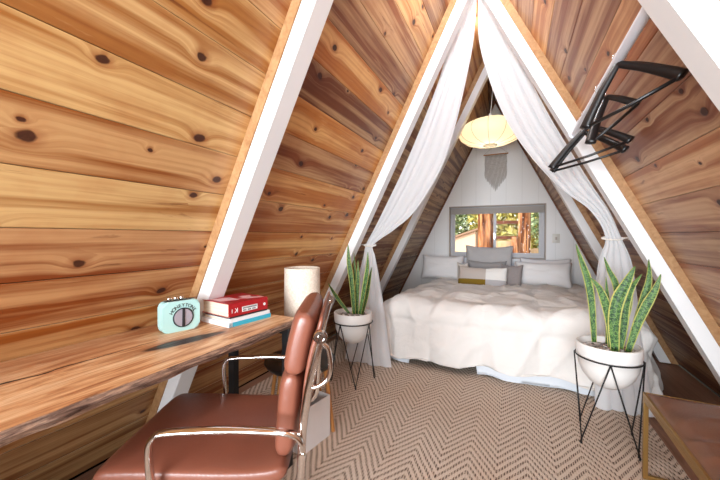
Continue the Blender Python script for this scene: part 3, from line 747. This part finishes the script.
# local: +x along the front (away from the camera), front face towards -y
def rr_poly(w, h, r, n=6):
    out = []
    for cx, cz, a0 in ((w / 2 - r, h - r, 0), (-w / 2 + r, h - r, 90), (-w / 2 + r, r, 180), (w / 2 - r, r, 270)):
        out += arc(cx, cz, r, a0, a0 + 90, n)
    return out
b = bmesh.new(); poly = rr_poly(aw, ah, .025)
prism(poly, 0, ad, b)
bmesh.ops.bevel(b, geom=[e for e in b.edges if abs(e.verts[0].co.y - e.verts[1].co.y) < 1e-6], offset=.006, segments=2, affect='EDGES')
put('body', b, M['mint'], amp, True, 50)
cz = .064; rg = .044
RX = Matrix.Rotation(PI / 2, 4, 'X')
b = bmesh.new(); lathe(b, [(0, .004), (rg - .004, .004), (rg - .003, .001), (0, .001)], 36); b.transform(Matrix.Translation((.006, 0, cz)) @ RX); g_ = put('grille', b, M['silver'], amp, True, 40)
b = bmesh.new(); tube(b, [(.006 + rg * math.cos(2 * PI * i / 36), -.003, cz + rg * math.sin(2 * PI * i / 36)) for i in range(36)], .0024, 6, True); put('grille_ring', b, M['ink'], amp, True)
b = bmesh.new(); hexa(b, [(-.0005, -.0075, cz - rg), (.0125, -.0075, cz - rg), (.0125, -.0045, cz - rg), (-.0005, -.0045, cz - rg), (.001, -.0075, cz + rg), (.011, -.0075, cz + rg), (.011, -.0045, cz + rg), (.001, -.0045, cz + rg)]); put('emblem_bar', b, M['ink'], amp)
W_ = 'HONEYTONE'; mes = []
for i, ch in enumerate(W_):
    a = math.radians(150 - 120 * i / (len(W_) - 1)); rt = rg + .014
    mes.append(text_mesh(ch, .022, .0006, M['ink'], amp, 'l', Matrix.Translation((.006 + rt * math.cos(a), -.0012, cz + rt * math.sin(a))) @ Matrix.Rotation(-(a - PI / 2), 4, 'Y') @ RX))
join_me('lettering', mes, amp)
for x in (-.045, -.018, .008):
    b = bmesh.new(); lathe(b, [(0, .016), (.008, .016), (.009, .012), (.009, .004), (.006, 0), (0, 0)], 16, (x, .028, ah + .0005)); put('knob', b, M['chrome'], amp, True, 40)
b = bmesh.new(); box(b, (-.065, .012, ah + .0), (.05, .044, ah + .0008)); put('control_strip', b, M['ink'], amp)
b = bmesh.new(); box(b, (.03, .02, ah + .001), (.075, .036, ah + .007), .002); put('handle', b, M['chrome'], amp)

# books
def book(name, x1, y0, w, L, z0, h, cov, label, rz=0, cover2=None, spine=True):
    """front right corner at (x1, y0); the spine faces +x; w deep in x, L long in y"""
    e = empty(name, (x1, y0, z0), rz); tag(e, label, 'book', 'books stacked on the desk')
    c = .0022
    b = bmesh.new(); box(b, (-w + .004, .004, c), (-c, L - .004, h - c)); put('pages', b, M['pages'], e)
    b = bmesh.new(); box(b, (-w, 0, 0), (0, L, c)); box(b, (-w, 0, h - c), (0, L, h)); box(b, (-c, 0, c), (0, L, h - c)); put('cover', b, cov, e)
    return e
rz = math.radians(-7)
b1 = book('book', -.962, 1.125, .235, .262, ZD + .0005, .021, M['cyan'], 'thin book with cyan spine at the bottom of the desk stack', rz)
b = bmesh.new(); box(b, (-.236, -.0006, -.0001), (.0, 0.02, .0212)); box(b, (-.235, 0, .0211), (-.004, .262, .0216)); put('cover_panel', b, M['whitecov'], b1)
b2 = book('book', -.966, 1.135, .225, .25, ZD + .0225, .017, M['whitecov'], 'thin white book second from the bottom of the desk stack', rz)
b3 = book('book', -.975, 1.14, .16, .235, ZD + .040, .008, M['ink'], 'thin black book just beneath the thick red book', rz)
b4 = book('book', -.972, 1.13, .225, .245, ZD + .0485, .066, M['red'], 'thick red book on top of the desk stack', rz)
zt = .0662
b = bmesh.new()
hexa(b, [(-.19, .02, zt), (-.10, .02, zt), (-.06, .11, zt), (-.15, .11, zt), (-.19, .02, zt + .0006), (-.10, .02, zt + .0006), (-.06, .11, zt + .0006), (-.15, .11, zt + .0006)])
hexa(b, [(-.10, .13, zt), (-.05, .15, zt), (-.02, .235, zt), (-.05, .235, zt), (-.10, .13, zt + .0006), (-.05, .15, zt + .0006), (-.02, .235, zt + .0006), (-.05, .235, zt + .0006)])
hexa(b, [(-.14, .16, zt), (-.10, .16, zt), (-.08, .2, zt), (-.12, .22, zt), (-.14, .16, zt + .0006), (-.10, .16, zt + .0006), (-.08, .2, zt + .0006), (-.12, .22, zt + .0006)])
put('cover_print', b, M['pink'], b4)
b = bmesh.new()
box(b, (.0002, .078, .014), (.001, .175, .040)); put('spine_label', b, M['whitecov'], b4)
b = bmesh.new()
for k in range(12):
    y = .084 + k * .0072
    box(b, (.0011, y, .0285), (.0015, y + .0045, .0365)); 
    if k % 4 != 3: box(b, (.0011, y, .0175), (.0015, y + .005, .0245))
put('label_print', b, M['ink'], b4)
RZ = Matrix.Rotation(PI / 2, 4, 'Z') @ RX
o = join_me('spine_mark', [text_mesh('K', .034, .0005, M['whitecov'], b4, 'k', Matrix.Translation((.0006, .044, .027)) @ RZ @ Matrix.Scale(-1, 4, (1, 0, 0))),
                           text_mesh('I', .03, .0005, M['whitecov'], b4, 'i', Matrix.Translation((.0006, .02, .026)) @ RZ)], b4)
b = bmesh.new(); lathe(b, [(0, .0008), (.008, .0008), (.008, 0), (0, 0)], 16); b.transform(Matrix.Translation((.0003, .222, .030)) @ Matrix.Rotation(PI / 2, 4, 'Y')); put('spine_dot', b, M['whitecov'], b4)

# ------------------------------------------------------------------ side table with lamp behind the chair
TX, TY, TZ = -1.005, 1.76, .425
st = empty('stool', (TX, TY, 0)); tag(st, 'round black topped stool with oak legs beside the white bin', 'stool')
b = bmesh.new(); lathe(b, [(0, -.055), (.17, -.055), (.215, -.035), (.235, -.01), (.235, 0), (.225, .004), (0, .004)], 40, (0, 0, TZ)); put('seat', b, M['blackplastic'], st, True, 50)
for k in range(4):
    a = PI / 4 * 0 + k * PI / 2 + .0
    dx, dy = math.cos(a), math.sin(a)
    b = bmesh.new(); tube(b, [(dx * .20, dy * .20, TZ - .0385), (dx * .258, dy * .258, .0)], [.015, .012], 10); put('leg', b, M['stoolleg'], st, True, 50)
lp = empty('table_lamp', (-.988, TY, TZ + .0045)); tag(lp, 'table lamp with oatmeal burlap drum shade on the black stool', 'lamp')
b = bmesh.new(); lathe(b, [(0, 0), (.075, 0), (.078, .012), (.03, .025), (.012, .05), (.012, .36), (0, .36)], 24); put('base', b, M['black'], lp, True, 50)
z0 = .725 - (TZ + .0045); z1 = 1.04 - (TZ + .0045)
b = bmesh.new(); lathe(b, [(.120, z0), (.117, z1), (.114, z1), (.117, z0), (.120, z0)], 44); put('lamp_shade', b, M['burlap'], lp, True, 50)
b = bmesh.new(); tube(b, [(-.116, 0, z1 - .02), (.116, 0, z1 - .02)], .002, 5); tube(b, [(0, 0, .35), (0, 0, z1 - .02)], .003, 5); put('harp', b, M['brass'], lp)

bn = empty('waste_bin', (-.81, 1.605, 0), 0); tag(bn, 'slim open white bin standing on the rug behind the chair', 'bin')
b = bmesh.new(); ang = math.atan2(.04, .244)
Mb = Matrix.Rotation(-ang, 4, 'Z')
x0, x1, y0, y1, hh, tt = -.16, .045, -.122, .122, .255, .004
box(b, (x0, y0, 0), (x1, y1, tt), 0, Mb)
for a_, c_ in (((x0, y0, tt), (x0 + tt, y1, hh)), ((x1 - tt, y0, tt), (x1, y1, hh)), ((x0 + tt, y0, tt), (x1 - tt, y0 + tt, hh)), ((x0 + tt, y1 - tt, tt), (x1 - tt, y1, hh))): box(b, a_, c_, 0, Mb)
put('body', b, M['bin'], bn)

# ------------------------------------------------------------------ chair
CH = empty('desk_chair', (-.657, .957, 0), math.radians(28.3)); tag(CH, 'russet leather desk chair with chrome arms pulled up to the desk', 'chair')
# local: +x towards the back of the chair, -y towards the photographer
b = bmesh.new(); pad(b, curve([(-.415, 0, .46), (-.395, 0, .475), (-.36, 0, .48), (-.2, 0, .475), (0, 0, .465), (.12, 0, .468), (.19, 0, .485)], 6), .52, .07, .32, 40, endp=8); put('seat', b, M['leather'], CH, True)
b = bmesh.new(); pad(b, curve([(.160, 0, .50), (.172, 0, .55), (.180, 0, .65), (.188, 0, .73), (.200, 0, .785)], 6), .43, .085, .4, 40, endp=5); put('lower_back_cushion', b, M['leather'], CH, True)
b = bmesh.new(); pad(b, curve([(.200, 0, .780), (.205, 0, .81), (.218, 0, .88), (.236, 0, .95), (.250, 0, .990)], 6), .44, .09, .42, 40, endp=5); put('upper_back_cushion', b, M['leather'], CH, True)
b = bmesh.new(); pad(b, curve([(.240, 0, .60), (.247, 0, .75), (.268, 0, .87), (.288, 0, .93), (.303, 0, .99)], 6), .50, .020, .3, 32, endp=12); put('back_sling', b, M['leather'], CH, True)
for s in (-1, 1):
    y = s * .285
    P_ = curve([(.325, y, 1.04), (.305, y, .95), (.283, y, .86), (.262, y, .77), (.245, y, .65), (.240, y, .55), (.232, y, .475), (.19, y, .438), (.05, y, .428), (-.2, y, .432), (-.40, y, .445)], 6)
    b = bmesh.new(); tube(b, P_[7:], .013, 8, flat=.7, up=(0, 1, 0)); put('side_rail', b, M['chrome'], CH, True)
    b = bmesh.new(); lathe(b, [(0, .006), (.007, .006), (.008, .002), (.012, .002), (.013, .006), (.019, .006), (.022, .002), (.022, -.010), (0, -.010)], 28); b.transform(Matrix.Translation((.300, y + s * .012, .936)) @ Matrix.Rotation(-s * PI / 2, 4, 'X')); put('pivot_cap', b, M['chrome'], CH, True, 35)
    ya = s * .300
    A_ = curve([(-.205, ya * .98, .44), (-.214, ya, .52), (-.218, ya, .60), (-.205, ya, .637), (-.165, ya, .652), (0, ya, .656), (.13, ya, .650), (.205, ya, .640), (.238, ya, .618), (.246, ya * .98, .565)], 7)
    b = bmesh.new(); tube(b, A_, .0165, 10, flat=.55, up=(1, 0, .0)); put('armrest', b, M['chrome'], CH, True)
    b = bmesh.new(); lathe(b, [(0, .006), (.010, .006), (.012, 0), (0, 0)], 20); b.transform(Matrix.Translation((.246, ya + s * .008, .572)) @ Matrix.Rotation(-s * PI / 2, 4, 'X')); put('arm_bolt', b, M['chrome'], CH, True, 35)
b = bmesh.new(); tube(b, curve([(.302, -.285, .915), (.324, -.285, .895), (.331, -.284, .84), (.322, -.283, .80), (.295, -.283, .778), (.264, -.284, .772)], 7), .0075, 8); put('side_handle', b, M['chrome'], CH, True)
b = bmesh.new(); tube(b, [(.262, -.28, .775), (.262, .28, .775)], .008, 8); put('back_brace', b, M['chrome'], CH, True)
b = bmesh.new(); tube(b, [(-.10, -.285, .425), (-.10, .285, .425)], .012, 8); tube(b, [(.08, -.285, .425), (.08, .285, .425)], .012, 8); put('seat_brace', b, M['chrome'], CH, True)
b = bmesh.new(); lathe(b, [(0, .425), (.05, .425), (.03, .39), (.028, .28), (.02, .28), (.02, .10), (.035, .10), (.035, .06), (0, .06)], 20, (-.01, 0, 0)); put('column', b, M['black'], CH, True, 40)
for k in range(5):
    a = 2 * PI * k / 5 + .3
    b = bmesh.new(); tube(b, [(-.01 + .02 * math.cos(a), .02 * math.sin(a), .085), (-.01 + .27 * math.cos(a), .27 * math.sin(a), .062)], [.02, .012], 8); f = put('foot', b, M['chrome'], CH, True)
    b = bmesh.new(); box(b, (-.01 + .27 * math.cos(a) - .012, .27 * math.sin(a) - .026, .0005), (-.01 + .27 * math.cos(a) + .012, .27 * math.sin(a) + .026, .0525), .008); put('caster', b, M['black'], f, True, 50)

# ------------------------------------------------------------------ leather bench
BN = empty('bench', (.90, 2.13, 0), math.radians(-2)); tag(BN, 'brown leather topped bench on brass frame at right front', 'bench')
bw, bL, bh = .46, 1.15, .45   # local: x to the right, -y towards the photographer
b = bmesh.new()
def topf(u, v):
    x = .012 + (bw - .024) * u; y = -.004 - (bL - .008) * v
    e = min(u, 1 - u, v * 2.5, (1 - v) * 2.5) * 8; e = min(e, 1)
    w = .007 * noise.noise(Vector((x * 3, y * 9, 1))) + .006 * (1 - abs(noise.noise(Vector((x * 2.2 + y * 2, y * 7 - x * 3, 4))))) ** 5
    return Vector((x, y, bh - .012 + (.016 + w) * e ** .5))
grid(b, 40, 90, topf)
bot = [b.verts.new(p) for p in ((.012, -.004, bh - .028), (bw - .012, -.004, bh - .028), (bw - .012, -bL + .004, bh - .028), (.012, -bL + .004, bh - .028))]
b.faces.new(bot)
put('leather_top', b, M['leather2'], BN, True)
q = .02
for x in (0, bw - q):
    for y in (-q, -bL):
        b = bmesh.new(); box(b, (x, y, .0), (x + q, y + q, bh - .0285), .0015); put('leg', b, M['brass'], BN)
def rail(a, c):
    b = bmesh.new(); box(b, a, c, .0015); put('rail', b, M['brass'], BN)
for z in (bh - .028, ):
    rail((0, -bL, z), (.0115, 0, z + .022)); rail((bw - .0115, -bL, z), (bw, 0, z + .022)); rail((.012, -.0035, z), (bw - .012, 0, z + .022)); rail((.012, -bL, z), (bw - .012, -bL + .0035, z + .022))
rail((q, -q, .0), (bw - q, 0, q)); rail((q, -bL, 0), (bw - q, -bL + q, q))
b = bmesh.new(); box(b, (.0005, -bL + q, bh - .05), (q - .001, -q, bh - .029), .001); put('rail', b, M['brass'], BN)

# ------------------------------------------------------------------ clothes rod and hangers
RXX, RZZ = .663, 1.965
rod = empty('clothes_rod', (RXX, 1.95, RZZ)); tag(rod, 'white clothes rod fixed between the two right rafters', 'rod')
b = bmesh.new(); tube(b, [(0, E1 - 1.95 + .002, 0), (0, Y2 - 1.95 - .002, 0)], .019, 16); put('pipe', b, M['whiteplastic'], rod, True, 50)
for y in (Y2 - .016,):
    b = bmesh.new(); lathe(b, [(.0195, 0), (.034, 0), (.036, .004), (.034, .012), (.0195, .012), (.0195, 0)], 20); b.transform(Matrix.Translation((0, y - 1.95, 0)) @ Matrix.Rotation(-PI / 2, 4, 'X')); put('flange', b, M['whiteplastic'], rod, True, 40)
def hanger(apex, t1, t2, label, dz=0):
    apex, t1, t2 = Vector(apex), Vector(t1), Vector(t2)
    e = empty('clothes_hanger', apex); tag(e, label, 'hanger', 'black hangers on the white rod')
    a, c = t1 - apex, t2 - apex; up = (-(a.normalized() + c.normalized())).normalized()
    nrm = a.cross(c).normalized()
    b = bmesh.new()
    pts = []
    for tp in (a, c):
        d = tp.normalized()
        P_ = curve([Vector((0, 0, 0)) + up * .010, tp * .12 + up * .012, tp * .45 + up * .016, tp * .8 + up * .008, tp], 5)
        tube(b, P_, [.013 + .010 * (i / (len(P_) - 1)) for i in range(len(P_))], 8, flat=.55, up=nrm)
    tube(b, [a, a + (c - a) * .5 - up * .006, c], .009, 8, flat=.8)
    put('frame', b, M['blackplastic'], e, True)
    b = bmesh.new(); rc = Vector((RXX, apex.y, RZZ)) - apex
    r = .0235; pl = [up * .012]
    base = math.atan2(-rc.z, -rc.x)
    for i in range(11):
        an = base + .25 + (2 * PI - 1.7) * i / 10
        pl.append(rc + Vector((r * math.cos(an), 0, r * math.sin(an))))
    tube(b, curve(pl, 2), .0022, 6); put('hook', b, M['clear'], e, True)
hanger((.659, 1.60, 1.932), (.800, 1.45, 1.797), (.551, 1.60, 1.701), 'black plastic hanger nearest the viewer on the white rod')
hanger((.690, 1.90, 1.915), (.790, 1.85, 1.851), (.609, 1.82, 1.690), 'black plastic hanger second from the near end of the rod')
hanger((.673, 2.25, 1.882), (.842, 2.14, 1.760), (.490, 2.25, 1.667), 'black plastic hanger third from the near end of the rod')
hanger((.676, 2.36, 1.880), (.835, 2.20, 1.725), (.510, 2.40, 1.672), 'black plastic hanger furthest along the white rod')

# ------------------------------------------------------------------ outdoors beyond the window
def leafy(name, c, rad, n, size, mat, label, cat, seed, stem=None):
    """a crown of many small leaf cards with real spread, plus trunk"""
    rr = random.Random(seed); e = empty(name, (c[0], c[1], -.35)); tag(e, label, cat, 'trees outside the window')
    b = bmesh.new()
    for i in range(n):
        while True:
            p = Vector((rr.uniform(-1, 1), rr.uniform(-1, 1), rr.uniform(-1, 1)))
            if p.length < 1 and p.length > .25: break
        p = Vector((p.x * rad[0], p.y * rad[1], p.z * rad[2] + c[2] + .35))
        s = size * rr.uniform(.6, 1.4); rot = Matrix.Rotation(rr.uniform(0, 2 * PI), 3, Vector((rr.uniform(-1, 1), rr.uniform(-1, 1), rr.uniform(-1, 1))).normalized())
        vs = [b.verts.new(p + rot @ Vector(q) * s) for q in ((-1, 0, 0), (0, -.45, .1), (1, 0, 0), (0, .45, .1))]
        b.faces.new(vs)
    put('foliage', b, mat, e)
    b = bmesh.new(); tube(b, [(0, 0, 0), (.05, 0, (c[2] + .35) * .5), (0, 0, c[2] + .35 + rad[2] * .5)], [.09, .07, .03], 8); put('trunk', b, M['bark2'], e, True)
    return e
b = bmesh.new(); box(b, (-14, D + .2, -.5), (14, 34, -.35)); o = put('ground', b, M['ground']); o['kind'] = 'structure'
def trunk(x, y, r, h, label, seed):
    b = bmesh.new()
    def fn(u, v):
        a = 2 * PI * u; z = -.36 + (h + .36) * v
        rr = r * (1.12 - .15 * v + .35 * math.exp(-v * 14)) * (1 + .09 * math.cos(a * 7 + noise.noise(Vector((z * .8, seed, 0))) * 3) + .05 * math.cos(a * 17 + z))
        return Vector((rr * math.cos(a), rr * math.sin(a), z))
    grid(b, 60, 30, fn); bmesh.ops.remove_doubles(b, verts=b.verts, dist=.001)
    o = put('redwood_trunk', b, M['bark2'], None, True); o.location = (x, y, 0); tag(o, label, 'tree trunk', 'redwood trunks outside the window')
trunk(-.39, 9.1, .165, 7, 'thick redwood trunk seen through the left window pane', 1)
trunk(.52, 9.0, .115, 7, 'tall redwood trunk seen through the right window pane', 2)
trunk(.33, 8.7, .09, 1.25, 'short redwood stump left of the tall right trunk', 3)
dk = empty('timber_pergola', (-.1, 10.5, -.35)); tag(dk, 'brown timber rail structure between the two redwood trunks', 'pergola')
for z in (.42, 1.52, 1.98, 2.5):
    b = bmesh.new(); box(b, (-.32, -.05, z), (.84, .05, z + .10), .01); put('beam', b, M['beam'], dk)
for x in (-.26, .78):
    b = bmesh.new(); box(b, (x - .06, .055, 0), (x + .06, .17, 2.7), .01); put('post', b, M['beam'], dk)
for z in (1.2,):
    b = bmesh.new(); box(b, (-.32, -.06, z), (.84, .04, z + .28), .01); put('beam', b, M['fence'], dk)
leafy('sunlit_tree', (.55, 14.9, 2.0), (2.1, 1.2, 2.2), 5200, .13, M['fol1'], 'yellow green sunlit tree behind the timber rails', 'tree', 4)
leafy('leafy_tree', (1.75, 12.5, 2.2), (1.15, .9, 1.7), 4200, .09, M['fol2'], 'light green tree at the right edge of the window', 'tree', 5)
leafy('leafy_tree', (-2.9, 17.2, 2.7), (1.7, 1.0, 1.9), 4200, .13, M['fol2'], 'pale green tree rising behind the tan shed', 'tree', 6)
leafy('sunlit_tree', (3.4, 18., 2.2), (2.6, 1.2, 3.0), 3600, .17, M['fol1'], 'yellow tree standing far behind the board fence', 'tree', 8)
leafy('sunlit_tree', (-5.4, 20., 2.6), (2.8, 1.2, 3.4), 3600, .19, M['fol1'], 'yellow tree furthest left behind the tan shed', 'tree', 9)
sh = empty('shed', (-1.95, 12.2, -.35)); tag(sh, 'tan shed with sloping roof seen at lower left of the window', 'shed')
b = bmesh.new(); prism([(-1.3, 0), (1.0, 0), (1.0, 1.80), (-1.3, 1.0)], 0, 1.6, b); put('wall', b, M['shedwall'], sh)
b = bmesh.new()
hexa(b, [(-1.45, -.1, .95), (1.08, -.1, 1.84), (1.08, -.1, 1.91), (-1.45, -.1, 1.02), (-1.45, 1.7, .95), (1.08, 1.7, 1.84), (1.08, 1.7, 1.91), (-1.45, 1.7, 1.02)]); put('roof', b, M['shedroof'], sh)
b = bmesh.new(); box(b, (-1.0, -.02, .62), (.6, -.001, .70)); put('ledge', b, M['shedroof'], sh)
fn_ = empty('board_fence', (1.9, 11.4, -.35)); tag(fn_, 'tan board fence low in the right window pane', 'fence')
for k in range(18):
    b = bmesh.new(); box(b, (-1.2 + k * .15, 0, 0), (-1.2 + k * .15 + .14, .02, 1.22 + .02 * (k % 2))); put('board', b, M['fence'], fn_)

# ------------------------------------------------------------------ light
W = bpy.data.worlds.new('sky'); S.world = W; W.use_nodes = True; nt_ = W.node_tree; bg = nt_.nodes['Background']
sk = nt_.nodes.new('ShaderNodeTexSky'); sk.sky_type = 'NISHITA'; sk.sun_disc = False; sk.sun_elevation = math.radians(48); sk.sun_rotation = math.radians(200)
nt_.links.new(sk.outputs[0], bg.inputs[0]); bg.inputs[1].default_value = .35
def light(name, kind, loc, rot, energy, color=(1, 1, 1), size=None, sy=None):
    l = bpy.data.lights.new(name, kind); l.energy = energy; l.color = color
    if kind == 'AREA': l.shape = 'RECTANGLE'; l.size = size; l.size_y = sy or size
    if kind == 'POINT': l.shadow_soft_size = size or .05
    if kind == 'SUN': l.angle = math.radians(1.5)
    o = bpy.data.objects.new(name, l); o.location = loc; o.rotation_euler = rot; return link(o)
light('sun', 'SUN', (0, 0, 10), (math.radians(-48), 0, math.radians(-28)) if False else (math.radians(48), 0, math.radians(-28)), 2.4, (1, .93, .80))
light('rear_fill_light', 'AREA', (0, YB + .08, 1.25), (math.radians(90), 0, 0), 50, (.86, .94, 1), 1.8, 1.5).data.spread = math.radians(95)  # added fill from behind the camera; wall_front has no window
light('pendant_bulb', 'POINT', (0, LY, LZ), (0, 0, 0), 2.6, (.97, .95, .9), .06)
light('middle_ridge_fill', 'POINT', (0, 3.30, 3.28), (0, 0, 0), 6, (.86, .93, 1), .06)  # added fill for the far bays, unseen behind the curtain tops; no fixture
light('ridge_fill', 'POINT', (0, 1.95, 3.12), (0, 0, 0), 23, (.82, .92, 1), .1)  # fill added above the view to brighten the middle of the room
light('front_ridge_fill', 'POINT', (.1, .2, 2.75), (0, 0, 0), 22, (.82, .92, 1), .2)  # invented overhead fill for the near bay, out of view

# ------------------------------------------------------------------ camera
cam = bpy.data.cameras.new('camera'); co = bpy.data.objects.new('camera', cam); COL.objects.link(co)
yaw, pit, rol, f, cx = (0.44801, -0.01125, 0.00199, 319.174, 0.287)
fw = Vector((-math.sin(yaw) * math.cos(pit), math.cos(yaw) * math.cos(pit), math.sin(pit))); r_ = Vector((math.cos(yaw), math.sin(yaw), 0)); u_ = r_.cross(fw)
c, s = math.cos(rol), math.sin(rol); r2 = c * r_ + s * u_; u2 = -s * r_ + c * u_
co.matrix_world = Matrix(((r2.x, u2.x, -fw.x, cx), (r2.y, u2.y, -fw.y, 0), (r2.z, u2.z, -fw.z, 1.25), (0, 0, 0, 1)))
cam.sensor_width = 36; cam.lens = f * 36 / 720; cam.clip_start = .02; S.camera = co
S.view_settings.view_transform = 'Standard'; S.view_settings.look = 'None'; S.view_settings.gamma = 1; S.view_settings.exposure = 0.8; S.view_settings.use_curve_mapping = False
